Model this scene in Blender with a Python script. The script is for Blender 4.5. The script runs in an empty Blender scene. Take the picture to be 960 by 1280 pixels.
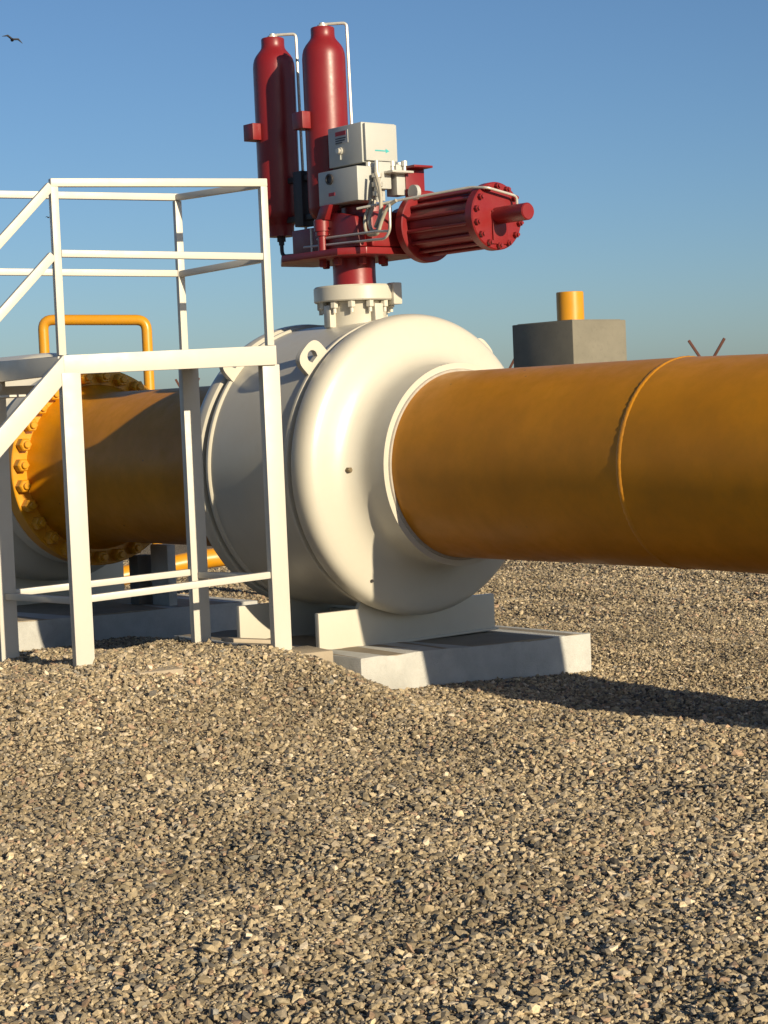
import bpy, bmesh, math, random
import numpy as np
from mathutils import Vector, Matrix
random.seed(7)
scene = bpy.context.scene
COL = scene.collection
PI = math.pi

# ------------------------------------------------------------------ site frame
# t runs along the gas pipe (towards the sun), s across it (towards the stair side), z up
ANG = 0.681
U = Vector((math.sin(ANG), -math.cos(ANG), 0))
N = Vector((-math.cos(ANG), -math.sin(ANG), 0))
Z = Vector((0, 0, 1))
O = Vector((0.4474, 12.281, 0))
ZC = 1.363                      # height of the pipe axis
def L(t, s, z): return O + U * t + N * s + Z * z

# ------------------------------------------------------------------ materials
def new_mat(name):
    m = bpy.data.materials.new(name); m.use_nodes = True
    nt = m.node_tree; b = nt.nodes['Principled BSDF']
    return m, nt, b
def node(nt, typ, **kw):
    n = nt.nodes.new(typ)
    for k, v in kw.items():
        if k in n.inputs: n.inputs[k].default_value = v
        else: setattr(n, k, v)
    return n
def ramp(nt, fac, stops):
    r = nt.nodes.new('ShaderNodeValToRGB')
    e = r.color_ramp.elements
    while len(e) < len(stops): e.new(0.5)
    for i, (p, c) in enumerate(stops):
        e[i].position = p; e[i].color = (*c, 1) if len(c) == 3 else c
    nt.links.new(fac, r.inputs[0]); return r.outputs[0]
def mixc(nt, fac, a, b, mode='MIX'):
    m = nt.nodes.new('ShaderNodeMix'); m.data_type = 'RGBA'; m.blend_type = mode
    def put(sock, v):
        if isinstance(v, bpy.types.NodeSocket): nt.links.new(v, sock)
        elif isinstance(v, (int, float)): sock.default_value = v
        else: sock.default_value = (*v, 1)
    put(m.inputs[0], fac); put(m.inputs[6], a); put(m.inputs[7], b)
    return m.outputs[2]
def coords(nt, scale=(1, 1, 1)):
    tc = nt.nodes.new('ShaderNodeTexCoord'); mp = nt.nodes.new('ShaderNodeMapping')
    mp.inputs['Scale'].default_value = scale
    nt.links.new(tc.outputs['Object'], mp.inputs[0]); return mp.outputs[0]
def noise(nt, vec, scale, detail=4, rough=.55):
    n = nt.nodes.new('ShaderNodeTexNoise'); n.inputs['Scale'].default_value = scale
    n.inputs['Detail'].default_value = detail; n.inputs['Roughness'].default_value = rough
    nt.links.new(vec, n.inputs['Vector']); return n.outputs[0]
def bump(nt, b, h, strength, dist):
    bp = nt.nodes.new('ShaderNodeBump'); bp.inputs['Strength'].default_value = strength
    bp.inputs['Distance'].default_value = dist
    nt.links.new(h, bp.inputs['Height']); nt.links.new(bp.outputs[0], b.inputs['Normal'])

def paint(name, col, rough=.4, dust=(.35, .28, .2), dust_amt=.25, mott=.1, bump_s=.08, spec=.5, speck=None):
    m, nt, b = new_mat(name)
    v = coords(nt)
    n1 = noise(nt, v, 1.7, 5, .6); n2 = noise(nt, v, 9, 6, .65); n3 = noise(nt, v, 60, 3, .6)
    c1 = ramp(nt, n1, [(.3, tuple(x * (1 - mott) for x in col)), (.7, tuple(min(1, x * (1 + mott * .6)) for x in col))])
    f = ramp(nt, n2, [(.42, (0, 0, 0)), (.78, (dust_amt,) * 3)])
    c = mixc(nt, f, c1, dust)
    if speck:
        vo = nt.nodes.new('ShaderNodeTexVoronoi'); vo.inputs['Scale'].default_value = speck[0]
        nt.links.new(v, vo.inputs['Vector'])
        f2 = ramp(nt, vo.outputs['Distance'], [(.0, (1, 1, 1)), (speck[1], (1, 1, 1)), (speck[1] + .02, (0, 0, 0))])
        n4 = noise(nt, v, 3.1, 2)
        f3 = ramp(nt, n4, [(.55, (0, 0, 0)), (.62, (1, 1, 1))])
        f2 = mixc(nt, 1.0, f2, f3, 'MULTIPLY')
        c = mixc(nt, f2, c, speck[2])
    nt.links.new(c, b.inputs['Base Color'])
    rr = ramp(nt, n2, [(.3, (rough * .85,) * 3), (.8, (min(1, rough * 1.35),) * 3)])
    nt.links.new(rr, b.inputs['Roughness'])
    b.inputs['Specular IOR Level'].default_value = spec
    bump(nt, b, n3, bump_s, .004)
    return m
def concrete(name, col, dark=.75, bump_s=.35):
    m, nt, b = new_mat(name); v = coords(nt)
    n1 = noise(nt, v, 2.3, 6, .65); n2 = noise(nt, v, 18, 6, .7); n3 = noise(nt, v, 90, 4, .7)
    c = ramp(nt, n1, [(.3, tuple(x * dark for x in col)), (.68, col)])
    c = mixc(nt, ramp(nt, n2, [(.55, (0, 0, 0)), (.75, (.45,) * 3)]), c, tuple(x * .6 for x in col))
    nt.links.new(c, b.inputs['Base Color']); b.inputs['Roughness'].default_value = .9
    b.inputs['Specular IOR Level'].default_value = .2
    bump(nt, b, n3, bump_s, .01); return m
def plain(name, col, rough=.5, metal=0.0):
    m, nt, b = new_mat(name); v = coords(nt)
    n = noise(nt, v, 25, 4)
    nt.links.new(ramp(nt, n, [(.3, tuple(x * .82 for x in col)), (.7, col)]), b.inputs['Base Color'])
    b.inputs['Roughness'].default_value = rough; b.inputs['Metallic'].default_value = metal
    return m

M_WHITE = paint('white_enamel', (.545, .51, .425), .33, dust=(.45, .38, .28), dust_amt=.16, mott=.03, bump_s=.03)
M_RAIL = paint('cream_steel_paint', (.56, .53, .46), .42, dust=(.5, .42, .32), dust_amt=.18, mott=.04, bump_s=.05)
M_YEL = paint('yellow_pipe_paint', (.56, .218, .003), .42, dust=(.35, .16, .008), dust_amt=.4, mott=.18, spec=.3, bump_s=.06,
              speck=(7, .045, (.12, .05, .02)))
M_YEL2 = paint('yellow_bright_paint', (.62, .27, .008), .35, dust=(.4, .25, .1), dust_amt=.2, mott=.06, bump_s=.04)
M_RED = paint('red_actuator_paint', (.21, .012, .014), .36, dust=(.2, .04, .035), dust_amt=.15, mott=.1, bump_s=.05)
M_BOX = paint('grey_white_box_paint', (.45, .45, .415), .4, dust=(.4, .35, .28), dust_amt=.15, mott=.04, bump_s=.03)
M_STEEL = plain('stainless_tube', (.60, .57, .5), .35, .25)
M_HOSE = plain('grey_hose', (.40, .36, .28), .5)
M_DARK = plain('dark_fitting', (.035, .03, .03), .5)
M_RUST = paint('rusty_post_paint', (.12, .045, .03), .8, dust=(.08, .04, .03), dust_amt=.5)
M_CONC_W = concrete('whitewashed_concrete', (.54, .53, .49), .62, .6)
M_CONC_TOP = concrete('bare_concrete', (.34, .285, .21), .7)
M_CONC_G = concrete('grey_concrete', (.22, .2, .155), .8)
M_PAD = concrete('pad_concrete', (.40, .33, .24), .8)
M_TIMBER = paint('weathered_timber', (.42, .35, .26), .8, dust_amt=.4)
M_TEAL = plain('teal_print', (.05, .42, .42), .5)
M_LABEL = plain('pale_label', (.45, .45, .45), .5)
M_REDP = plain('red_print', (.35, .02, .03), .5)
M_INK = plain('dark_print', (.04, .045, .06), .5)
M_BIRD = plain('bird_feathers', (.015, .015, .02), .7)
M_WELD = paint('yellow_weld_paint', (.58, .235, .01), .45, dust=(.3, .15, .05), dust_amt=.4, mott=.2, bump_s=.8)

# ------------------------------------------------------------------ mesh builder
class MB:
    def __init__(self): self.v = []; self.f = []
    def add(self, vs, fs):
        o = len(self.v); self.v += [Vector(x) for x in vs]; self.f += [tuple(i + o for i in f) for f in fs]; return self
    def obox(self, c, ax, ay, az, hx, hy, hz):
        vs = [c + ax * (hx * i) + ay * (hy * j) + az * (hz * k) for i in (-1, 1) for j in (-1, 1) for k in (-1, 1)]
        return self.add(vs, [(0, 1, 3, 2), (4, 6, 7, 5), (0, 4, 5, 1), (2, 3, 7, 6), (0, 2, 6, 4), (1, 5, 7, 3)])
    def box(self, t0, t1, s0, s1, z0, z1):
        return self.obox(L((t0 + t1) / 2, (s0 + s1) / 2, (z0 + z1) / 2), U, N, Z, abs(t1 - t0) / 2, abs(s1 - s0) / 2, abs(z1 - z0) / 2)
    def bar(self, P, Q, w, h, up=Z):
        """box from P to Q, w sideways, h along up"""
        d = (Q - P); l = d.length; d = d / l
        side = d.cross(up)
        if side.length < 1e-4: side = d.cross(U)
        side.normalize(); upn = side.cross(d).normalized()
        return self.obox((P + Q) / 2, d, side, upn, l / 2, w / 2, h / 2)
    def lathe(self, org, axis, prof, seg=64, cap0=True, cap1=True, closed=False):
        """prof: list of (along, radius)"""
        a = axis.normalized(); x = a.cross(Z)
        if x.length < 1e-3: x = a.cross(Vector((1, 0, 0)))
        x.normalize(); y = a.cross(x)
        vs, fs = [], []; n = len(prof)
        for h, r in prof:
            for i in range(seg):
                q = 2 * PI * i / seg
                vs.append(org + a * h + (x * math.cos(q) + y * math.sin(q)) * r)
        for j in range(n - 1 if not closed else n):
            k = (j + 1) % n
            for i in range(seg):
                i2 = (i + 1) % seg
                fs.append((j * seg + i, j * seg + i2, k * seg + i2, k * seg + i))
        if not closed:
            if cap0: fs.append(tuple(range(seg))[::-1])
            if cap1: fs.append(tuple((n - 1) * seg + i for i in range(seg)))
        return self.add(vs, fs)
    def cyl(self, P, Q, r, seg=24): return self.lathe(P, Q - P, [(0, r), ((Q - P).length, r)], seg)
    def tube(self, pts, r, seg=10, fillet=0.0, steps=5):
        pts = [Vector(p) for p in pts]
        if fillet > 0:
            out = [pts[0]]
            for a, b, c in zip(pts, pts[1:], pts[2:]):
                d1 = (a - b); d2 = (c - b); f = min(fillet, d1.length * .45, d2.length * .45)
                p = b + d1.normalized() * f; q = b + d2.normalized() * f
                for i in range(steps + 1):
                    w = i / steps
                    out.append(p * (1 - w) ** 2 + b * (2 * w * (1 - w)) + q * w * w)
            out.append(pts[-1]); pts = out
        vs, fs = [], []; px = None
        for i, p in enumerate(pts):
            d = (pts[min(i + 1, len(pts) - 1)] - pts[max(i - 1, 0)]).normalized()
            if px is None:
                px = d.cross(Z)
                if px.length < 1e-3: px = d.cross(Vector((1, 0, 0)))
            px = (px - d * px.dot(d)).normalized(); py = d.cross(px)
            for k in range(seg):
                q = 2 * PI * k / seg; vs.append(p + (px * math.cos(q) + py * math.sin(q)) * r)
        for i in range(len(pts) - 1):
            for k in range(seg):
                k2 = (k + 1) % seg
                fs.append((i * seg + k, i * seg + k2, (i + 1) * seg + k2, (i + 1) * seg + k))
        fs.append(tuple(range(seg))[::-1]); fs.append(tuple((len(pts) - 1) * seg + k for k in range(seg)))
        return self.add(vs, fs)
    def prism(self, poly, ext):
        """poly: world points of one face, ext: extrusion vector"""
        n = len(poly); vs = [Vector(p) for p in poly] + [Vector(p) + ext for p in poly]
        fs = [tuple(range(n))[::-1], tuple(range(n, 2 * n))] + [(i, (i + 1) % n, n + (i + 1) % n, n + i) for i in range(n)]
        return self.add(vs, fs)
    def build(self, name, m, parent=None, bevel=0.0, smooth=True, angle=35, segs=2):
        root = parent
        off = Vector((0, 0, 0))
        while root is not None: off = off + root.location; root = root.parent
        me = bpy.data.meshes.new(name)
        bm = bmesh.new()
        vs = [bm.verts.new(v - off) for v in self.v]
        for f in self.f:
            try: bm.faces.new([vs[i] for i in f])
            except ValueError: pass
        bmesh.ops.recalc_face_normals(bm, faces=bm.faces)
        if bevel > 0:
            ed = [e for e in bm.edges if e.is_manifold and e.calc_face_angle(0) > .5]
            bmesh.ops.bevel(bm, geom=ed, offset=bevel, segments=segs, affect='EDGES', profile=.6, clamp_overlap=True)
        bm.to_mesh(me); bm.free()
        if smooth:
            me.shade_smooth(); me.set_sharp_from_angle(angle=math.radians(angle))
        me.materials.append(m)
        o = bpy.data.objects.new(name, me); COL.objects.link(o)
        if parent: o.parent = parent
        return o
def tag(o, label, cat=None, group=None, kind=None):
    if label: o['label'] = label
    if cat: o['category'] = cat
    if group: o['group'] = group
    if kind: o['kind'] = kind
    return o
def thing(name, label, cat, loc, group=None):
    o = bpy.data.objects.new(name, None); COL.objects.link(o); o.location = loc
    o.empty_display_size = .2
    return tag(o, label, cat, group)
def repeat(src, offs):
    """copies of one part, moved by world offsets, under the same thing"""
    for d in offs:
        c = src.copy(); COL.objects.link(c); c.parent = src.parent; c.location = src.location + d
def ring_dirs(n, ph=0.0): return [(math.cos(2 * PI * (i + ph) / n), math.sin(2 * PI * (i + ph) / n)) for i in range(n)]

# ------------------------------------------------------------------ ground
def sm(a, b, x):
    q = np.clip((x - a) / (b - a), 0, 1); return q * q * (3 - 2 * q)
def ground_z(x, y):
    x = np.asarray(x, float); y = np.asarray(y, float)
    dx = x - O.x; dy = y - O.y
    t = dx * U.x + dy * U.y; s = dx * N.x + dy * N.y
    w = .06 * np.sin(t * 3.1 + s * 1.3) + .05 * np.sin(s * 4.3 - t * 1.7)
    m = .30 * sm(.72, 1.28, s + w) * sm(-2.3, -1.3, t + w) * (1 - sm(-.25, 1.5, t + w * .6))
    lump = .02 * np.sin(x * 2.1 + 1.3 * np.sin(y * 1.1)) * np.sin(y * 2.6 + .7) + .011 * np.sin(x * 5.3 + y * 3.7) + .007 * np.sin(x * 9.1 - y * 7.3)
    lump = lump * (1 - sm(20, 40, np.hypot(x, y - 6)))
    lump = lump * sm(0.0, .6, np.hypot(np.maximum(np.abs(t + .95) - 1.1, 0), np.maximum(np.abs(s + .1) - 1.05, 0)))
    m = m + .06 * np.exp(-((t + .4) ** 2 / .5 + (s - 2.5) ** 2 / .35)) - .05 * sm(.5, 2.0, t) * (1 - sm(-.2, .9, s)) * (1 - sm(5, 9, t))
    return m + lump - .015 - .075 * (1 - sm(-1.2, .55, s))
def axis_coords(lo, hi, step, far):
    a = list(np.arange(lo, hi + 1e-6, step)); d = step; x = hi
    while x < far: d *= 1.35; x += d; a.append(x)
    d = step; x = lo; pre = []
    while x > -far: d *= 1.35; x -= d; pre.append(x)
    return np.array(pre[::-1] + a)
gx = axis_coords(-7, 8, .1, 4000); gy = axis_coords(3, 20, .1, 4000)
X, Y = np.meshgrid(gx, gy); ZZ = ground_z(X, Y)
nx, ny = len(gx), len(gy)
vv = np.stack([X.ravel(), Y.ravel(), ZZ.ravel()], -1)
i = np.arange(nx * ny).reshape(ny, nx)
ff = np.stack([i[:-1, :-1], i[:-1, 1:], i[1:, 1:], i[1:, :-1]], -1).reshape(-1, 4)
gm = bpy.data.meshes.new('ground'); gm.from_pydata(vv.tolist(), [], ff.tolist()); gm.shade_smooth()
ground = bpy.data.objects.new('ground', gm); COL.objects.link(ground); ground['kind'] = 'structure'
m, nt, b = new_mat('gravel_bed'); v = coords(nt)
vo = nt.nodes.new('ShaderNodeTexVoronoi'); vo.inputs['Scale'].default_value = 45; nt.links.new(v, vo.inputs['Vector'])
sep = nt.nodes.new('ShaderNodeSeparateColor'); nt.links.new(vo.outputs['Color'], sep.inputs[0])
c = ramp(nt, sep.outputs[0], [(0, (.09, .072, .05)), (.35, (.19, .15, .1)), (.7, (.27, .21, .14)), (1, (.38, .31, .215))])
big = noise(nt, v, .35, 4)
c = mixc(nt, ramp(nt, big, [(.35, (0, 0, 0)), (.7, (.35,) * 3)]), c, (.22, .17, .115))
nt.links.new(c, b.inputs['Base Color']); b.inputs['Roughness'].default_value = .95; b.inputs['Specular IOR Level'].default_value = .15
inv = nt.nodes.new('ShaderNodeMath'); inv.operation = 'SUBTRACT'; inv.inputs[0].default_value = 1.0
nt.links.new(vo.outputs['Distance'], inv.inputs[1]); bump(nt, b, inv.outputs[0], 1.0, .03)
gm.materials.append(m)

# loose stones: one mesh, every stone its own faceted solid
rng = np.random.default_rng(11)
def ico():
    p = (1 + 5 ** .5) / 2
    V = np.array([(-1, p, 0), (1, p, 0), (-1, -p, 0), (1, -p, 0), (0, -1, p), (0, 1, p), (0, -1, -p), (0, 1, -p), (p, 0, -1), (p, 0, 1), (-p, 0, -1), (-p, 0, 1)], float)
    F = np.array([(0, 11, 5), (0, 5, 1), (0, 1, 7), (0, 7, 10), (0, 10, 11), (1, 5, 9), (5, 11, 4), (11, 10, 2), (10, 7, 6), (7, 1, 8), (3, 9, 4), (3, 4, 2), (3, 2, 6), (3, 6, 8), (3, 8, 9), (4, 9, 5), (2, 4, 11), (6, 2, 10), (8, 6, 7), (9, 8, 1)])
    return V / np.linalg.norm(V[0]), F
OV = np.array([(1, 0, 0), (-1, 0, 0), (0, 1, 0), (0, -1, 0), (0, 0, 1), (0, 0, -1)], float)
OF = np.array([(0, 2, 4), (2, 1, 4), (1, 3, 4), (3, 0, 4), (2, 0, 5), (1, 2, 5), (3, 1, 5), (0, 3, 5)])
PAL = np.array([(.47, .40, .27), (.40, .34, .23), (.56, .49, .34), (.33, .285, .20), (.45, .40, .31), (.25, .225, .175), (.13, .125, .115), (.66, .59, .46), (.42, .31, .22), (.33, .33, .30)])
PW = np.array([.2, .18, .12, .14, .1, .09, .06, .04, .05, .02]); PW = PW / PW.sum()
def stones(px, py, size, base):
    V0, F0 = base; n = len(px); k = len(V0)
    V = V0[None] * (1 + rng.uniform(-.3, .25, (n, k, 1))) + rng.normal(0, .13, (n, k, 3))
    V = V * np.stack([rng.uniform(.85, 1.4, n), rng.uniform(.65, 1.0, n), rng.uniform(.38, .85, n)], -1)[:, None]
    q = rng.normal(size=(n, 4)); q[:, 3] += 0; q /= np.linalg.norm(q, axis=1, keepdims=True)
    # mostly lying flat: random yaw, limited tilt
    yaw = rng.uniform(0, 2 * np.pi, n); ti = rng.normal(0, .6, n); ta = rng.uniform(0, 2 * np.pi, n)
    cy, sy = np.cos(yaw), np.sin(yaw)
    R1 = np.zeros((n, 3, 3)); R1[:, 0, 0] = cy; R1[:, 0, 1] = -sy; R1[:, 1, 0] = sy; R1[:, 1, 1] = cy; R1[:, 2, 2] = 1
    ax = np.stack([np.cos(ta), np.sin(ta), np.zeros(n)], -1)
    K = np.zeros((n, 3, 3)); K[:, 0, 2] = ax[:, 1]; K[:, 1, 2] = -ax[:, 0]; K[:, 2, 0] = -ax[:, 1]; K[:, 2, 1] = ax[:, 0]
    R = (np.eye(3)[None] + np.sin(ti)[:, None, None] * K + (1 - np.cos(ti))[:, None, None] * (K @ K)) @ R1
    V = np.einsum('nij,nkj->nki', R, V) * size[:, None, None]
    z = ground_z(px, py) + size * rng.uniform(-.25, .65, n)
    V += np.stack([px, py, z], -1)[:, None]
    F = F0[None] + (np.arange(n) * k)[:, None, None]
    tone = 1 + .10 * np.sin(px * 1.7 + 2 * np.sin(py * .8)) * np.sin(py * 1.1 + .5 * px) + .08 * np.sin(px * 4.1 - py * 2.3)
    col = PAL[rng.choice(len(PAL), n, p=PW)] * rng.uniform(.52, 1.18, (n, 1)) * tone[:, None] * np.array([1.02, .95, .89])
    return V.reshape(-1, 3), F.reshape(-1, 3), np.repeat(col, len(F0), 0)
def scatter(y0, y1, dens, mean, base, margin, sig=.3):
    hw = lambda y: .2 * y + margin
    A = (y1 - y0) * (hw(y0) + hw(y1)); n = int(A * dens)
    py = rng.uniform(y0, y1, int(n * 1.6)); px = rng.uniform(-hw(y1), hw(y1), len(py))
    k = np.abs(px) < hw(py); px, py = px[k][:n], py[k][:n]
    # keep clear of the block's top
    dx = px - O.x; dy = py - O.y; t = dx * U.x + dy * U.y; s = dx * N.x + dy * N.y
    keep = ~((t < .08) & (t > -2.0) & (s > -1.06) & (s < .80))
    px, py = px[keep], py[keep]
    return stones(px, py, np.clip(rng.lognormal(math.log(mean), sig, len(px)), mean * .4, mean * 2.6), base)
parts = [scatter(4.9, 8.2, 7000, .0080, ico(), .5, .42), scatter(8.2, 12.0, 5200, .0089, ico(), .6, .38),
         scatter(12.0, 16.0, 3000, .0103, (OV, OF), .8), scatter(16.0, 25.0, 1500, .0132, (OV, OF), 1.0)]
VV, FF, CC = [], [], []; off = 0
for a, f, c in parts: VV.append(a); FF.append(f + off); CC.append(c); off += len(a)
VV = np.concatenate(VV); FF = np.concatenate(FF); CC = np.concatenate(CC)
sm_ = bpy.data.meshes.new('gravel')
sm_.vertices.add(len(VV)); sm_.vertices.foreach_set('co', VV.astype(np.float32).ravel())
sm_.loops.add(len(FF) * 3); sm_.loops.foreach_set('vertex_index', FF.astype(np.int32).ravel())
sm_.polygons.add(len(FF)); sm_.polygons.foreach_set('loop_start', (np.arange(len(FF)) * 3).astype(np.int32))
at = sm_.attributes.new('stone_colour', 'FLOAT_COLOR', 'FACE')
at.data.foreach_set('color', np.concatenate([CC, np.ones((len(CC), 1))], 1).astype(np.float32).ravel())
sm_.update(calc_edges=True); sm_.shade_flat()
gravel = bpy.data.objects.new('gravel', sm_); COL.objects.link(gravel)
tag(gravel, 'loose tan and grey crushed gravel spread over the ground', 'gravel', kind='stuff')
m, nt, b = new_mat('gravel_stone'); v = coords(nt)
an = nt.nodes.new('ShaderNodeAttribute'); an.attribute_name = 'stone_colour'
nn = noise(nt, v, 160, 3)
nt.links.new(mixc(nt, 1.0, an.outputs['Color'], ramp(nt, nn, [(.3, (.72, .72, .72)), (.7, (1.1, 1.08, 1.05))]), 'MULTIPLY'), b.inputs['Base Color'])
b.inputs['Roughness'].default_value = .85; b.inputs['Specular IOR Level'].default_value = .25
sm_.materials.append(m)

# ------------------------------------------------------------------ the big white ball valve
VC = -.92                                   # centre of the valve along the pipe
AX = L(0, 0, ZC)                            # pipe axis origin
valve = thing('ball_valve', 'huge white round ball valve sitting on a concrete block between two yellow pipes', 'valve', L(VC, 0, .2))
half = [(.1, .6), (.1, .645), (-.03, .645), (-.075, .648), (-.11, .656), (-.14, .671), (-.165, .692), (-.186, .718), (-.205, .755), (-.219, .80), (-.23, .85), (-.240, .895),
        (-.249, .925), (-.260, .946), (-.276, .963), (-.298, .975), (-.325, .982), (-.365, .984), (-.405, .979)]
MB().lathe(AX, U, [(a, r) for a, r in half] + [(-.418, .965), (-.418, .90)], 128, False, True).build('end_closure', M_WHITE, valve, angle=28)
MB().lathe(AX, U, [(2 * VC - a, r) for a, r in half] + [(2 * VC + .418, .965), (2 * VC + .418, .90)], 128, False, True).build('end_closure', M_WHITE, valve, angle=28)
br = [(-.421, .90), (-.421, .938), (-.462, .938), (-.466, .965), (-.472, .971), (-.494, .971), (-.502, .965), (-.508, .955), (-.55, .955)]
MB().lathe(AX, U, br + [(2 * VC - a, r) for a, r in br[::-1]], 128).build('barrel', M_WHITE, valve, angle=28)
def lug(t, ang):
    e = N * math.sin(ang) + Z * math.cos(ang); w = N * math.cos(ang) - Z * math.sin(ang)
    c0 = AX + U * t; prof = []
    R0, R1, hw = .93, 1.012, .108
    outer = [c0 + e * R0 - w * hw] + [c0 + e * R1 + e * (hw * .85 * abs(math.sin(q)) ** .72) - w * (hw * math.copysign(abs(math.cos(q)) ** .72, math.cos(q))) for q in np.linspace(0, PI, 21)] + [c0 + e * R0 + w * hw]
    n = len(outer)
    hc = c0 + e * (R1 + .012); hr = .04
    th = U * .045
    mb = MB(); hole = []
    for p in outer:
        d = p - hc; d = d.normalized(); hole.append(hc + d * hr)
    vs = outer + hole + [p + th for p in outer] + [p + th for p in hole]; fs = []
    for i in range(n):
        j = (i + 1) % n
        fs += [(i, j, n + j, n + i), (2 * n + i, 3 * n + i, 3 * n + j, 2 * n + j), (i, 2 * n + i, 2 * n + j, j), (n + i, n + j, 3 * n + j, 3 * n + i)]
    return mb.add(vs, fs).build('lifting_lug', M_WHITE, valve, angle=40)
for tt in (-.515, 2 * VC + .47):
    for a in (PI / 4, -PI / 4): lug(tt, a)
# top neck and mounting flange
ST = L(VC, 0, 0)
MB().lathe(ST, Z, [(2.26, .205), (2.44, .205), (2.46, .215)], 48).build('bonnet', M_WHITE, valve)
MB().lathe(ST, Z, [(2.462, .20), (2.462, .272), (2.47, .28), (2.555, .28), (2.567, .27), (2.567, .12)], 64).build('top_flange', M_WHITE, valve, angle=30)
dirs = ring_dirs(12, .5)
q0 = None; p0 = None
for (cx, sy) in dirs:
    c = ST + (U * cx + N * sy) * .238
    if q0 is None:
        q0 = MB().lathe(c, Z, [(2.415, .02), (2.42, .027), (2.4615, .027)], 6).lathe(c, Z, [(2.385, .014), (2.415, .014)], 10).build('bolt', M_WHITE, valve, angle=20); p0 = c
    else: repeat(q0, [c - p0])
for k, (tt, ss) in enumerate(((.215, .0), (-.215, .0), (0, .215), (0, -.215))):
    MB().box(VC + tt - .035, VC + tt + .035, ss - .035, ss + .035, 2.29, 2.44).build('bonnet_rib', M_WHITE, valve, bevel=.008)
c = L(VC + .24, -.17, 0)
MB().box(VC + .215, VC + .285, -.175, -.10, 2.43, 2.575).build('stop_block', M_WHITE, valve, bevel=.01)
# support saddles
for (ta, tb) in ((-.5, -.46), (-1.38, -1.34)):
    pts = [L(ta, .775, .205), L(ta, -.735, .205), L(ta, -.735, .443), L(ta, -.45, .447)]
    for q in np.linspace(-.42, .42, 13): pts.append(L(ta, -(-q) if False else q, ZC - math.sqrt(.958 ** 2 - q * q) + .003))
    pts = pts[:4] + pts[4:] + [L(ta, .45, .452), L(ta, .775, .455)]
    MB().prism(pts, U * (tb - ta)).build('support_plate', M_WHITE, valve, bevel=.004)
    MB().box(ta - .10, tb + .02, -.75, .80, .197, .212).build('foot_plate', M_WHITE, valve, bevel=.003)
for ss in (.0,):
    MB().box(-1.335, -.505, ss - .02, ss + .02, .212, .375).build('support_web', M_WHITE, valve, bevel=.004)
def disc_point(s, z):
    r = math.hypot(s, z - ZC)
    pr = sorted([(r_, a_) for a_, r_ in half[3:17]])
    return float(np.interp(r, [p[0] for p in pr], [p[1] for p in pr]))
tq = disc_point(.705, 1.36)
MB().lathe(L(tq - .01, .705, 1.365), U, [(0, .018), (.03, .018), (.034, .012)], 6).build('plug', plain('plug_brass', (.22, .17, .1), .5, .5), valve)
tq = disc_point(.51, .65)
MB().lathe(L(tq - .01, .51, .65), U, [(0, .011), (.02, .011)], 8).build('drain_plug', M_DARK, valve)

# ------------------------------------------------------------------ yellow gas pipes
pipe = thing('gas_pipe', 'thick yellow gas pipe with one weld seam, running from the white valve to the right', 'pipe', L(1.5, 0, 0))
R = .6
# straight run, weld seam, then a long downward bend into the ground
D1 = (U * math.cos(math.radians(.4)) - N * math.sin(math.radians(.4))).normalized()
A1 = AX + U * .103; RP = .591
MB().lathe(A1, D1, [(0, RP - .004), (0, RP), (1.90, RP)], 128, True, False).build('pipe_run', M_YEL, pipe)
W1 = A1 + D1 * 1.91
D2 = (U * math.cos(math.radians(1.5)) - N * math.sin(math.radians(1.5)) - Z * math.sin(math.radians(1.1))).normalized()
bend = [W1 + D2 * x for x in np.linspace(0, 2.6, 14)]
E0 = bend[-1]; RB = 4.2; H2 = (D2 - Z * D2.z).normalized(); q0_ = math.radians(1.1)
for q in np.linspace(q0_, math.radians(52), 26)[1:]:
    bend.append(E0 + H2 * (RB * (math.sin(q) - math.sin(q0_))) - Z * (RB * (math.cos(q0_) - math.cos(q))))
MB().tube(bend, RP, 128).build('pipe_bend', M_YEL, pipe)
prof = [(-.024, RP - .005), (-.013, RP + .003), (-.006, RP + .005), (.006, RP + .005), (.013, RP + .003), (.024, RP - .005)]
MB().lathe(W1, (D1 + D2).normalized(), prof, 200).build('weld_seam', M_WELD, pipe)
sw = bpy.data.objects['weld_seam'].data
for k, vv_ in enumerate(sw.vertices):
    vv_.co += vv_.normal * (.0016 * math.sin(k * 2.7) * math.sin(k * .37) + random.uniform(-.0008, .0008))
MB().lathe(AX, U, [(.092, .59), (.092, .612), (.112, .604), (.112, .59)], 128).build('paint_joint', plain('grey_joint', (.42, .38, .32), .6), pipe)

AF = AX - U * .10
lp = thing('flanged_pipe', 'shorter yellow pipe with a ring of big hex bolts behind the stair platform', 'pipe', L(-3.2, 0, 0))
MB().lathe(AX, U, [(2 * VC - .103, R), (-4.08, R), (-4.16, .607), (-4.24, .628), (-4.32, .655), (-4.366, .672)], 128, True, False).build('pipe_run', M_YEL, lp)
MB().lathe(AF, U, [(-4.264, .62), (-4.264, .795), (-4.272, .803), (-4.41, .803), (-4.418, .795), (-4.418, .62)], 128).build('flange', M_YEL2, lp, angle=30)
p0 = q0 = None
for cx, sy in ring_dirs(28, .3):
    e = N * cx + Z * sy; c = AF + e * .735
    if q0 is None:
        q0 = MB().lathe(c, U, [(-4.268, .055), (-4.195, .055), (-4.183, .045)], 6).lathe(c, U, [(-4.19, .028), (-4.16, .028), (-4.155, .022)], 12).build('bolt', M_YEL2, lp, angle=20); p0 = c
    else: repeat(q0, [c - p0])
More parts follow.
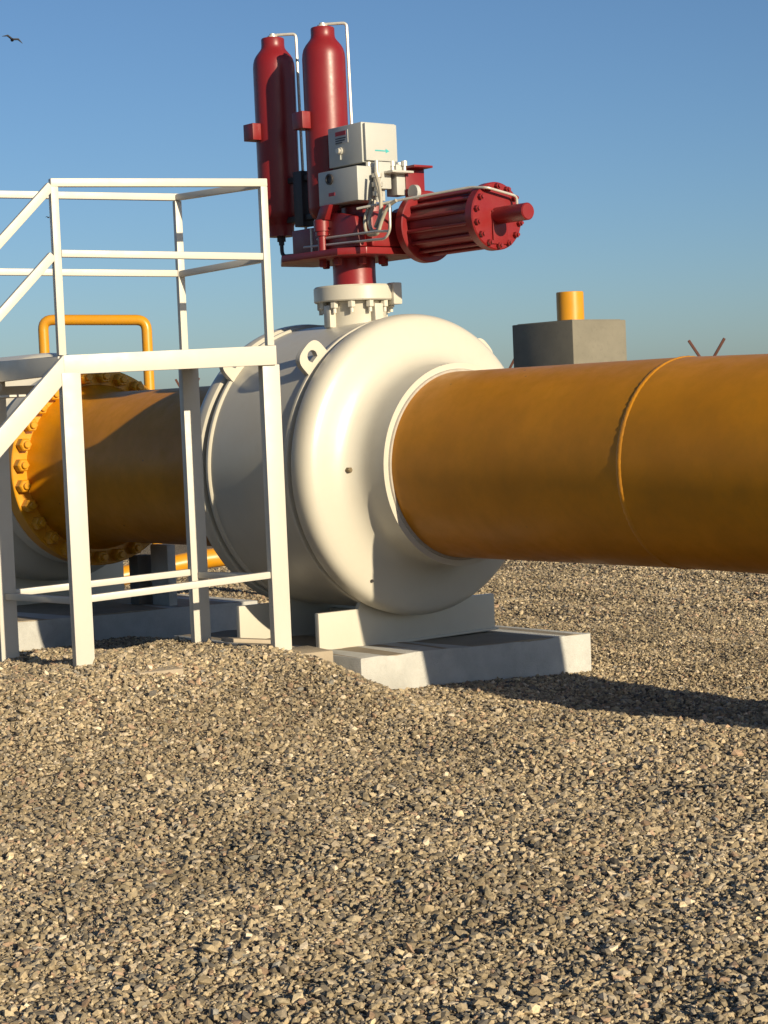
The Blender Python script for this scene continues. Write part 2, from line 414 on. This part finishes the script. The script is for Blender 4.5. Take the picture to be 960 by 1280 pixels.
# white vessel joined to the flange, leaving the frame on the left
wv = thing('white_vessel', 'white painted pipe vessel bolted to the yellow flange at the left edge', 'vessel', L(-6, 0, 0))
MB().lathe(AF, U, [(-4.424, .62), (-4.424, .80), (-4.432, .808), (-4.575, .808), (-4.585, .80), (-4.585, .72)], 96).build('flange', M_WHITE, wv, angle=30)
MB().lathe(AF, U, [(-4.58, .72), (-4.66, .73), (-4.76, .80), (-4.84, .90), (-4.92, .95), (-5.0, .965), (-7.0, .965), (-7.1, .94), (-7.25, .72), (-7.3, .62), (-12.0, .6)], 96).build('shell', M_WHITE, wv)
for tt in (-5.4, -6.6):
    MB().box(tt - .04, tt + .04, -.78, .78, .2, .62).build('support_plate', M_WHITE, wv, bevel=.005)

# ------------------------------------------------------------------ concrete
fb = thing('concrete_block', 'whitewashed low concrete foundation block carrying the white ball valve', 'foundation', L(-.9, 0, 0))
def slab(t0, t1, s0, s1, z0, zl, zr, seed):
    """chipped block: top leans a little from zl (s1 side) to zr (s0 side)"""
    rr = random.Random(seed); mb = MB()
    ns = 14
    top, bot = [], []
    ss = [s0 + (s1 - s0) * i / ns for i in range(ns + 1)]
    zt = lambda s: zr + (zl - zr) * (s - s0) / (s1 - s0)
    rows = []
    for tt in (t0, t1):
        rows.append([L(tt + rr.uniform(-.004, .004), s, zt(s) + rr.uniform(-.009, .004)) for s in ss])
        rows.append([L(tt, s, z0) for s in ss])
    vs = rows[0] + rows[1] + rows[2] + rows[3]; k = ns + 1; fs = []
    for i in range(ns):
        fs += [(i, i + 1, k + i + 1, k + i), (2 * k + i, 3 * k + i, 3 * k + i + 1, 2 * k + i + 1), (i, 2 * k + i, 2 * k + i + 1, i + 1), (k + i, k + i + 1, 3 * k + i + 1, 3 * k + i)]
    fs += [(0, k, 3 * k, 2 * k), (k - 1, 3 * k - 1, 4 * k - 1, 2 * k - 1)]
    return mb.add(vs, fs)
slab(-2.0, .10, -1.09, .89, -.3, .225, .165, 3).build('footing', M_CONC_W, fb, bevel=.008)
slab(-1.994, .094, -1.084, .884, .10, .229, .169, 4).build('top_screed', M_CONC_TOP, fb)
f2 = thing('concrete_block', 'longer concrete foundation in shade behind the platform legs, under the white vessel', 'foundation', L(-5.6, 0, 0))
slab(-7.2, -4.0, -1.25, 1.75, -.3, .235, .165, 5).build('footing', M_CONC_W, f2, bevel=.01)
slab(-7.194, -4.006, -1.244, 1.744, .10, .239, .169, 6).build('top_screed', M_CONC_TOP, f2)
pd = MB().box(-4.42, -4.16, -.555, -.475, .18, .69).build('concrete_pedestal', M_CONC_W, None, bevel=.008)
tag(pd, 'slim upright concrete pedestal on the shaded foundation, below the bolted flange', 'pedestal')
pd2 = MB().box(-4.60, -4.46, -.53, -.37, .19, .6).build('pipe_support', plain('dark_support', (.15, .14, .125), .8), None, bevel=.01)
tag(pd2, 'dark support block hidden in shade under the bolted flange', 'support')

# ------------------------------------------------------------------ red actuator
ac = thing('valve_actuator', 'red gas-hydraulic actuator with two upright tanks and a bolted cylinder on top of the valve', 'actuator', L(VC, 0, 2.567))
MB().lathe(ST, Z, [(2.5685, .147), (2.60, .144), (2.75, .144)], 48).build('stem_column', M_RED, ac)
# base plate, octagonal
bp = [(-.53, .20), (-.53, -.34), (-.66, -.40), (-1.25, -.40), (-1.56, -.14), (-1.56, .14), (-1.25, .36), (-.66, .34)]
MB().prism([L(a, b_, 2.75) for a, b_ in bp], Z * .045).build('base_plate', M_RED, ac, bevel=.006)
p0 = q0 = None
for cx, sy in ring_dirs(8, .5):
    c = ST + (U * cx + N * sy) * .215
    if q0 is None:
        q0 = MB().lathe(c, Z, [(2.70, .02), (2.705, .028), (2.7485, .028)], 6).build('bolt', M_RED, ac, angle=20); p0 = c
    else: repeat(q0, [c - p0])
# yoke housing
MB().box(-1.06, -.53, -.30, .15, 2.797, 3.03).build('yoke_housing', M_RED, ac, bevel=.02)
MB().lathe(L(-.80, -.03, 0), Z, [(3.0, .17), (3.08, .17), (3.095, .155)], 40).build('yoke_cover', M_RED, ac)
MB().prism([L(-.95, .172, 2.80), L(-.55, .172, 2.80), L(-.60, .172, 3.0), L(-.88, .172, 3.06)], N * .06).build('side_cover', M_RED, ac, bevel=.012)
# horizontal power cylinder
CY = L(-.255, -.22, 2.922)
MB().lathe(CY, U, [(-.40, .15), (-.19, .15)], 40).build('cylinder_neck', M_RED, ac)
MB().lathe(CY, U, [(-.20, .225), (-.195, .235), (-.135, .235), (-.13, .228)], 64).build('inner_flange', M_RED, ac, angle=30)
MB().lathe(CY, U, [(-.132, .172), (.462, .172)], 64).build('cylinder', M_RED, ac)
MB().lathe(CY, U, [(.46, .205), (.465, .214), (.525, .214), (.533, .206)], 64).build('end_flange', M_RED, ac, angle=30)
r0 = b0 = None
for cx, sy in ring_dirs(14, .5):
    e = N * cx + Z * sy; c = CY + e * .186
    if r0 is None:
        r0 = MB().lathe(c, U, [(-.131, .013), (.461, .013)], 10).build('tie_rod', M_RED, ac)
        b0 = MB().lathe(c, U, [(.532, .020), (.556, .020), (.56, .016)], 6).lathe(c, U, [(.556, .011), (.572, .011)], 8).build('bolt', M_RED, ac, angle=20); p0 = c
    else: repeat(r0, [c - p0]); repeat(b0, [c - p0])
MB().lathe(CY, U, [(.53, .054), (.81, .054), (.818, .048)], 40).build('stroke_stop', M_RED, ac, angle=30)
MB().box(.279, .291, -.295, -.17, 2.745, 2.955).build('cover_plate', M_RED, ac, bevel=.003)
# vertical mounting bracket near the cylinder
MB().box(-.475, -.46, -.26, -.10, 3.02, 3.315).box(-.475, -.37, -.26, -.10, 3.305, 3.32).build('mounting_bracket', M_RED, ac, bevel=.003)
MB().lathe(L(-.385, -.12, 3.14), N, [(0, .05), (.03, .05)], 20).build('eye_plug', M_BOX, ac)
# upright gas tanks
def tank(t, low):
    P = L(t, 0, -low); prof = [(2.99, .092), (3.06, .094), (3.075, .10), (3.10, .125), (3.13, .142), (3.16, .147)]
    prof += [(4.165, .147), (4.197, .144), (4.227, .136), (4.252, .122), (4.273, .105), (4.29, .091), (4.305, .083), (4.325, .081), (4.365, .081), (4.372, .076)]
    tk = MB().lathe(P, Z, prof, 64).build('gas_tank', M_RED, ac, angle=50)
    MB().lathe(P, Z, [(4.371, .035), (4.39, .035), (4.392, .02), (4.405, .02)], 12).build('tank_plug', M_STEEL, tk)
    MB().lathe(P, Z, [(2.93, .022), (2.955, .022), (2.955, .034), (2.991, .034)], 6).build('drain_fitting', M_DARK, tk)
    MB().box(t - .10, t + .015, .115, .215, 3.645, 3.76).build('clamp_bracket', M_RED, tk, bevel=.004)
    MB().tube([P + Z * 4.395, P + Z * 4.395 + U * .0 + Vector((.165, -.02, .0)), P + Vector((.176, -.02, .0)) + Z * 3.0], .0105, 8, .03).build('vent_tube', M_STEEL, tk)
    return tk
tank(-1.73, .012); tank(-1.155, .04)
MB().tube([L(-1.73, 0, 2.94), L(-1.73, 0, 2.84), L(-1.40, .0, 2.825), L(-1.37, .02, 3.0)], .014, 8, .06).build('drain_tube', M_DARK, ac)
MB().box(-1.50, -1.40, -.05, .05, 3.02, 3.40).box(-1.62, -1.28, -.03, .03, 3.33, 3.37).box(-1.62, -1.28, -.03, .03, 3.06, 3.10).build('tank_frame', M_DARK, ac, bevel=.006)
MB().box(-1.47, -1.07, -.12, .10, 2.797, 2.99).build('tank_base', M_RED, ac, bevel=.01)
# control cabinets
cb = MB().box(-.957, -.60, -.143, .147, 3.352, 3.615).build('control_box', M_BOX, ac, bevel=.008); cb['label'] = 'upper larger control box with teal arrow mark'
MB().box(-.598, -.572, -.13, .135, 3.362, 3.605).build('box_lid', M_BOX, cb, bevel=.006)
MB().box(-.88, -.74, .147, .151, 3.50, 3.585).build('name_plate', M_LABEL, cb)
MB().box(-.87, -.76, .151, .1525, 3.552, 3.580).build('plate_heading', M_REDP, cb)
for z_, w_ in ((3.535, .11), (3.520, .10), (3.506, .07)):
    MB().box(-.87, -.87 + w_, .151, .1525, z_ - .004, z_ + .004).build('plate_line', M_INK, cb)
MB().lathe(L(-.825, .148, 3.452), N, [(0, .026), (.012, .026), (.014, .018), (.03, .018)], 16).build('knob', M_STEEL, cb)
MB().box(-.835, -.822, .147, .155, 3.395, 3.425).build('latch', M_BOX, cb)
MB().box(-.5725, -.570, -.035, .06, 3.425, 3.433).prism([L(-.5725, -.03, 3.415), L(-.5725, -.03, 3.443), L(-.5725, -.062, 3.429)], U * .0025).build('arrow_mark', M_TEAL, cb, smooth=False)
cb2 = MB().box(-.95, -.532, .02, .25, 3.095, 3.318).build('control_box', M_BOX, ac, bevel=.008); cb2['label'] = 'lower grey control box with round port'
MB().lathe(L(-.822, .25, 3.262), N, [(0, .036), (.012, .036), (.013, .026), (.004, .022)], 24).build('port', M_DARK, cb2)
MB().box(-.84, -.775, .25, .2525, 3.150, 3.172).build('red_print', M_REDP, cb2)
MB().box(-.95, -.60, -.11, .12, 3.32, 3.352).build('box_bracket', M_DARK, ac, bevel=.004)
# valve manifold between the boxes and the bracket
MB().box(-.58, -.49, .0, .10, 3.17, 3.345).build('manifold_block', M_BOX, ac, bevel=.005)
MB().box(-.58, -.47, -.12, -.03, 3.13, 3.33).build('manifold_block', M_BOX, ac, bevel=.005)
MB().lathe(L(-.49, .12, 0), Z, [(3.08, .018), (3.12, .018), (3.12, .034), (3.15, .034), (3.15, .024), (3.18, .024), (3.18, .036), (3.21, .036), (3.21, .024), (3.24, .024), (3.24, .034), (3.265, .034), (3.265, .015), (3.35, .015)], 16).build('regulator', M_STEEL, ac, angle=30)
for (a, b_) in ((-.60, .10), (-.56, .04), (-.50, -.02), (-.46, -.09), (-.54, -.11)):
    MB().lathe(L(a, b_, 0), Z, [(3.29, .012), (3.32, .012), (3.32, .02), (3.353, .02)], 8).build('cable_gland', M_STEEL, ac, angle=30)
MB().box(-.565, -.40, -.12, .06, 3.268, 3.283).build('manifold_shelf', M_STEEL, ac, bevel=.003)
# hoses and tubes
MB().tube([L(-.50, .14, 3.09), L(-.50, .2, 2.96), L(-.47, .2, 2.885), L(-.40, .2, 2.885), L(-.37, .19, 2.97), L(-.40, .17, 3.09), L(-.46, .15, 3.2), L(-.49, .13, 3.25)], .013, 10, .07, 6).build('hose', M_HOSE, ac)
MB().tube([L(-.53, .14, 3.10), L(-.53, .21, 2.97), L(-.50, .22, 2.865), L(-.38, .22, 2.86), L(-.36, .21, 2.93), L(-.30, .2, 3.03), L(-.22, .19, 3.06)], .012, 10, .06, 6).build('hose', M_HOSE, ac)
MB().tube([L(-.43, .18, 3.26), L(-.36, .2, 3.14), L(-.37, .2, 2.99), L(-.43, .2, 2.91)], .011, 10, .08, 6).build('hose', M_HOSE, ac)
MB().tube([L(-1.0, .24, 2.885), L(-.36, .25, 2.875), L(-.24, .25, 2.865)], .0085, 8, .02).build('pressure_tube', M_STEEL, ac)
MB().tube([L(-1.15, .24, 2.845), L(-.40, .25, 2.825), L(-.27, .25, 2.82), L(-.22, .25, 2.87), L(-.215, .25, 3.03), L(-.40, .12, 3.05)], .0085, 8, .04).build('pressure_tube', M_STEEL, ac)
MB().tube([L(-.55, .25, 3.04), L(-.29, .1, 3.073), L(.20, -.07, 3.105), L(.325, -.10, 3.09), L(.33, -.345, 3.045), L(.325, -.35, 2.975), L(.28, -.35, 2.96)], .0085, 8, .03).build('pressure_tube', M_STEEL, ac)
MB().lathe(L(-1.06, .24, 0), Z, [(2.796, .010), (2.96, .010)], 8).build('gauge_stem', M_STEEL, ac)
MB().lathe(L(-.93, .25, 0), Z, [(2.796, .032), (2.90, .032), (2.90, .045), (2.93, .045), (2.93, .055), (3.0, .055), (3.005, .05)], 24).build('hand_pump', M_RED, ac, angle=30)
MB().prism([L(-.96, .19, 3.0), L(-.86, .19, 3.0), L(-.80, .19, 3.095), L(-.90, .19, 3.095)], N * .09).build('pump_head', M_RED, ac, bevel=.008)

# ------------------------------------------------------------------ access platform with stairs
pf = thing('access_platform', 'cream painted steel access platform with handrails and stairs in front of the valve', 'platform', L(-.7, 1.9, .25))
FLh, FRh = L(-.463, 2.53, 0), L(-.218, 1.236, 0)            # front corners
BRh, BLh = L(-1.105, 1.272, 0), L(-1.36, 2.495, 0)         # rear corners
e = (FRh - FLh).normalized(); g = Vector((e.y, -e.x, 0)); g = g if g.y < 0 else -g
def at(P, z): return Vector((P.x, P.y, z))
def leg(P, z0, z1):
    return MB().obox(at(P, (z0 + z1) / 2), e, g, Z, .057, .033, (z1 - z0) / 2).build('leg', M_RAIL, pf, bevel=.005)
FLg, FRg = L(-.438, 2.500, 0), L(-.228, 1.242, 0)
leg(FLg, .24, 2.018); leg(FRg, .18, 2.033)
BRg, BLg = L(-1.095, 1.252, 0), L(-1.36, 2.492, 0)
leg(BRg, .17, 2.05); leg(BLg, .2, 2.05)
# fascia beams
def beam(P, Q, z0a, z1a, z0b, z1b, w, name='beam'):
    side = (Q - P).cross(Z).normalized() * (w / 2)
    pts = [at(P, z0a) - side, at(Q, z0b) - side, at(Q, z1b) - side, at(P, z1a) - side]
    return MB().prism(pts, side * 2).build(name, M_RAIL, pf, bevel=.004)
beam(FLh - e * .005 + g * .022, FRh + e * .022 + g * .022, 2.008, 2.118, 2.030, 2.147, .05)
beam(BRh + e * .05, BLh - e * .03, 2.05, 2.14, 2.015, 2.12, .05)
beam(BRh - g * .0 + e * .035, FRh + e * .035 - g * .03, 2.052, 2.138, 2.036, 2.143, .045)
beam(BLh + e * .0 + g * .026, FLh - g * .004, 1.995, 2.12, 2.008, 2.116, .045)
# deck plate between the beams
P1, P2, P3, P4 = FLh - g * .006, FRh - g * .006, BRh + g * .027, BLh + g * .027
MB().prism([at(P1, 2.098), at(P2, 2.118), at(P3, 2.128), at(P4, 2.118)], Z * .006).build('deck_plate', M_RAIL, pf, smooth=False)
MB().bar(L(-1.40, 2.10, 1.945), L(-1.40, 2.56, 1.94), .045, .06).build('bracket', M_RAIL, pf, bevel=.004)
# handrails
def rail(P, Q, w=.042, h=.042, name='rail'): return MB().bar(P, Q, w, h).build(name, M_RAIL, pf, bevel=.006)
def post(P, z0, z1): return MB().bar(at(P, z0), at(P, z1), .046, .046, e).build('rail_post', M_RAIL, pf, bevel=.006)
post(FLh, 2.119, 3.08); post(FRh, 2.148, 3.105); post(BRh, 2.141, 3.115); post(BLh, 2.13, 3.12)
rail(at(FLh, 3.102) - e * .02, at(FRh, 3.128) + e * .024, .044, .048)
rail(at(FLh, 2.700) + e * .024, at(FRh, 2.684) - e * .024)
rail(at(BRh, 3.138) + e * .02, at(BLh - e * .03, 3.14), .044, .044)
rail(at(BRh, 2.654) - e * .024, at(BLh + e * .024, 2.670))
rail(at(BRh, 3.135) + g * .025, at(FRh, 3.118) - g * .025, .038, .040)
rail(at(BRh, 2.650) + g * .024, at(FRh, 2.672) - g * .024, .038, .040)
# lower braces
rail(at(FLg, .712) + e * .058, at(FRg, .757) - e * .058, .036, .042, 'brace')
rail(at(BLg, .70) + e * .058, at(BRg, .74) - e * .058, .036, .042, 'brace')
rail(at(BRg, .72) + g * .034, at(FRg, .74) - g * .034, .036, .04, 'brace')
rail(at(BLg, .685) + g * .034, at(FLg, .70) - g * .034, .036, .04, 'brace')
# stairs going down to the left: slope from the photo
slope = 1.02
dn = (-e * 1.0 + Z * -slope).normalized()
run = 1.86
def stair_stringer(P, ztop):
    d = -e
    A = at(P, 0)
    pts = [A + Z * ztop, A + Z * (ztop - .155), A + d * run + Z * (ztop - .155 - slope * run), A + d * run + Z * (ztop - slope * run)]
    return MB().prism(pts, g * -.05).build('stringer', M_RAIL, pf, bevel=.004)
stair_stringer(FLh + g * .047 - e * .004, 2.118)
stair_stringer(BLh + e * .02 + g * .10, 2.11)
for k in range(7):
    d = .27 * (k + .6) / slope * 0 + (.13 + .25 * k)
    zz = 2.03 - slope * d
    tr = MB()
    A = FLh - e * d; B2 = BLh - e * d + g * .1
    for j in range(4):
        o_ = -e * (.055 * j)
        tr.bar(at(A + o_ - g * .012, zz), at(B2 + o_ + g * .0, zz), .045, .012)
    tr.build('tread', M_RAIL, pf, smooth=False)
# stair handrails
def srail(P, z): return MB().bar(at(P, z), at(P, z) + (-e - Z * slope) * (run * .97), .042, .052).build('stair_rail', M_RAIL, pf, bevel=.006)
srail(FLh - e * .015, 3.085); srail(FLh - e * .024, 2.690)
srail(BLh + g * .1, 3.06); srail(BLh + g * .1, 2.66)
for P in (FLh + g * .02, BLh + g * .08):
    q = P - e * 1.6
    MB().bar(at(q, 2.118 - slope * 1.6 - .05), at(q, 3.06 - slope * 1.6), .046, .046, e).build('rail_post', M_RAIL, pf, bevel=.006)

# concrete pads under the legs
for (t_, s_, zt, a, nm) in ((-.10, 2.40, .318, .26, 'concrete pad almost buried in gravel, just beside the front left platform leg'),
                            (-.15, 1.19, .29, .17, 'small tan concrete pad under the platform leg nearest the valve'),
                            (-1.10, 1.26, .25, .18, 'concrete pad under the rear platform leg, beside the timber boards'),
                            (-1.36, 2.50, .25, .18, 'concrete pad under the rear platform leg at the left edge')):
    c = L(t_, s_, zt - .08)
    o = MB().obox(c, e, g, Z, a, .17, .08).build('concrete_pad', M_PAD, None, bevel=.012)
    tag(o, nm, 'concrete pad', 'concrete pads under the platform')
# boards lying between platform and valve
for (a, b_, z_, w_, lab) in (((-.92, 1.20), (-.80, .80), .285, .09, 'pale weathered board lying on gravel beside the valve support'),
                             ((-.70, 1.22), (-.62, .86), .262, .07, 'short weathered board lying nearest the front platform leg')):
    o = MB().bar(L(*a, z_ + .02), L(*b_, z_ - .03), w_, .025).build('timber_board', M_TIMBER, None, bevel=.003)
    tag(o, lab, 'board', 'boards lying by the platform')

# ------------------------------------------------------------------ background things
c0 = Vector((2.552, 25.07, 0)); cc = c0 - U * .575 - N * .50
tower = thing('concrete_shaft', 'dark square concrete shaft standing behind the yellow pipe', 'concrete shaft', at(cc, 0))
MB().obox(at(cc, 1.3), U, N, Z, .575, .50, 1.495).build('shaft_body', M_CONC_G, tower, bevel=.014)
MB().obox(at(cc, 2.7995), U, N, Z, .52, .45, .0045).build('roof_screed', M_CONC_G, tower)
vs_ = MB().lathe(at(cc + Vector((.03, 0, 0)), 0), Z, [(2.8045, .183), (3.195, .183), (3.20, .176)], 40).build('pipe_stub', M_YEL2, None, angle=30)
tag(vs_, 'short yellow capped pipe stub rising from the top of the concrete shaft', 'pipe stub')
# fence posts with Y-shaped arms
def fence_post(x, y, zj, lab):
    t_ = thing('fence_post', lab, 'fence post', Vector((x, y, 0)), 'fence posts with forked tops')
    MB().bar(Vector((x, y, -.2)), Vector((x, y, zj)), .07, .07, Vector((1, 0, 0))).build('post', M_RUST, t_, bevel=.005)
    d = Vector((.78, -.62, 0))
    for sg in (-1, 1):
        MB().bar(Vector((x, y, zj - .05)), Vector((x, y, zj + .55)) + d * (.42 * sg), .055, .055, Vector((0, 1, 0))).build('arm', M_RUST, t_, bevel=.004)
fence_post(6.86, 40.1, 2.36, 'rusty fence post with forked top showing above the yellow pipe, right of the concrete shaft')
fence_post(2.80, 43.4, 2.30, 'rusty fence post just left of the concrete shaft, almost hidden by it')
fence_post(-1.06, 46.7, 2.25, 'rusty fence post hidden behind the white valve and red actuator')
fence_post(-4.97, 50.1, 2.20, 'rusty fence post seen under the platform floor, left of the valve')
# yellow inverted U pipe far left
up_ = MB().tube([Vector((-3.28, 19, -.2)), Vector((-3.28, 19, 2.755)), Vector((-2.262, 19, 2.712)), Vector((-2.262, 19, -.2))], .052, 16, .10, 6).build('yellow_pipe_loop', M_YEL2, None)
tag(up_, 'thin yellow pipe bent into an upside-down U standing behind the platform', 'pipe')
bw = MB().tube([Vector((-3.3, 17.85, -.3)), Vector((-3.15, 17.9, .17)), Vector((-1.81, 18.5, .36)), Vector((-.9, 18.9, .42)), Vector((-.8, 18.95, -.3))], .093, 24, .15, 6).build('drain_pipe', M_YEL2, None)
tag(bw, 'low yellow drain pipe crossing under the main pipe behind the platform legs', 'pipe')
# birds
def bird(c, span, lab, yaw, rollb):
    bm = bmesh.new()
    # one continuous body: a lofted spindle with wings drawn from its sides
    f = Vector((math.cos(yaw), math.sin(yaw), 0)); sd = Vector((-math.sin(yaw), math.cos(yaw), 0))
    sd = (sd * math.cos(rollb) + Z * math.sin(rollb)); upv = f.cross(sd)
    t_ = MB().lathe(c - f * (span * .22), f, [(0, .004), (span * .06, span * .05), (span * .2, span * .085), (span * .34, span * .06), (span * .40, span * .032), (span * .45, span * .01)], 12)
    o = t_.build('bird', M_BIRD)
    tag(o, lab, 'bird')
    for sg in (-1, 1):
        a = c + f * (span * .10); b_ = c - f * (span * .12)
        t1 = c + sd * (sg * span * .26) + upv * (span * .10) + f * (span * .09); t2 = t1 - f * (span * .17)
        e1 = c + sd * (sg * span * .5) - upv * (span * .02) - f * (span * .05)
        w = MB(); th = upv * (span * .06)
        w.add([a, t1, e1, t2, b_, a + th, t1 + th, e1 + th * .4, t2 + th, b_ + th],
              [(0, 1, 3, 4), (1, 2, 3), (5, 9, 8, 6), (6, 8, 7), (0, 5, 6, 1), (1, 6, 7, 2), (2, 7, 8, 3), (3, 8, 9, 4), (4, 9, 5, 0)])
        w.build('wing', M_BIRD, o)
    return o
bird(Vector((-10.99, 60.72, 13.75)), .66, 'dark bird gliding high in the upper left of the sky', 1.9, .32)
bird(Vector((-20.2, 120.85, 14.6)), .42, 'tiny distant bird between the platform handrails', 1.1, .2)

# ------------------------------------------------------------------ light, sky, camera
SUN_AZ = Vector((U * math.cos(math.radians(2.0)) + N * math.sin(math.radians(2.0)))).normalized()
EL = math.radians(16)
sd = SUN_AZ * math.cos(EL) + Z * math.sin(EL)
sun = bpy.data.lights.new('sun', 'SUN'); sun.energy = 5.0; sun.angle = math.radians(.55); sun.color = (1, .86, .62)
so = bpy.data.objects.new('sun', sun); COL.objects.link(so)
so.rotation_euler = sd.to_track_quat('Z', 'Y').to_euler(); so.location = (8, -8, 12)
w = bpy.data.worlds.new('World'); scene.world = w; w.use_nodes = True
nt = w.node_tree; bg = nt.nodes['Background']
sky = nt.nodes.new('ShaderNodeTexSky'); sky.sky_type = 'NISHITA'; sky.sun_disc = False
sky.sun_elevation = EL; sky.sun_rotation = math.atan2(sd.x, sd.y)
sky.air_density = .88; sky.dust_density = .7; sky.ozone_density = 4.5; sky.altitude = 0
nt.links.new(sky.outputs[0], bg.inputs[0]); bg.inputs[1].default_value = .078

cam = bpy.data.cameras.new('camera'); co = bpy.data.objects.new('camera', cam); COL.objects.link(co)
cam.sensor_fit = 'HORIZONTAL'; cam.sensor_width = 36; cam.lens = 2400 / 960 * 36
cam.clip_end = 10000; cam.clip_start = .1
pitch, roll = .0531, .042
fw = Vector((0, math.cos(pitch), -math.sin(pitch))); upc = Vector((0, math.sin(pitch), math.cos(pitch))); rt = Vector((1, 0, 0))
r2 = rt * math.cos(roll) - upc * math.sin(roll); u2 = rt * math.sin(roll) + upc * math.cos(roll)
mw = Matrix((r2, u2, -fw)).transposed().to_4x4(); mw.translation = Vector((0, 0, 1.73))
co.matrix_world = mw
scene.camera = co
vsx = scene.view_settings
vsx.view_transform = 'Standard'; vsx.look = 'None'; vsx.exposure = .35; vsx.gamma = 1
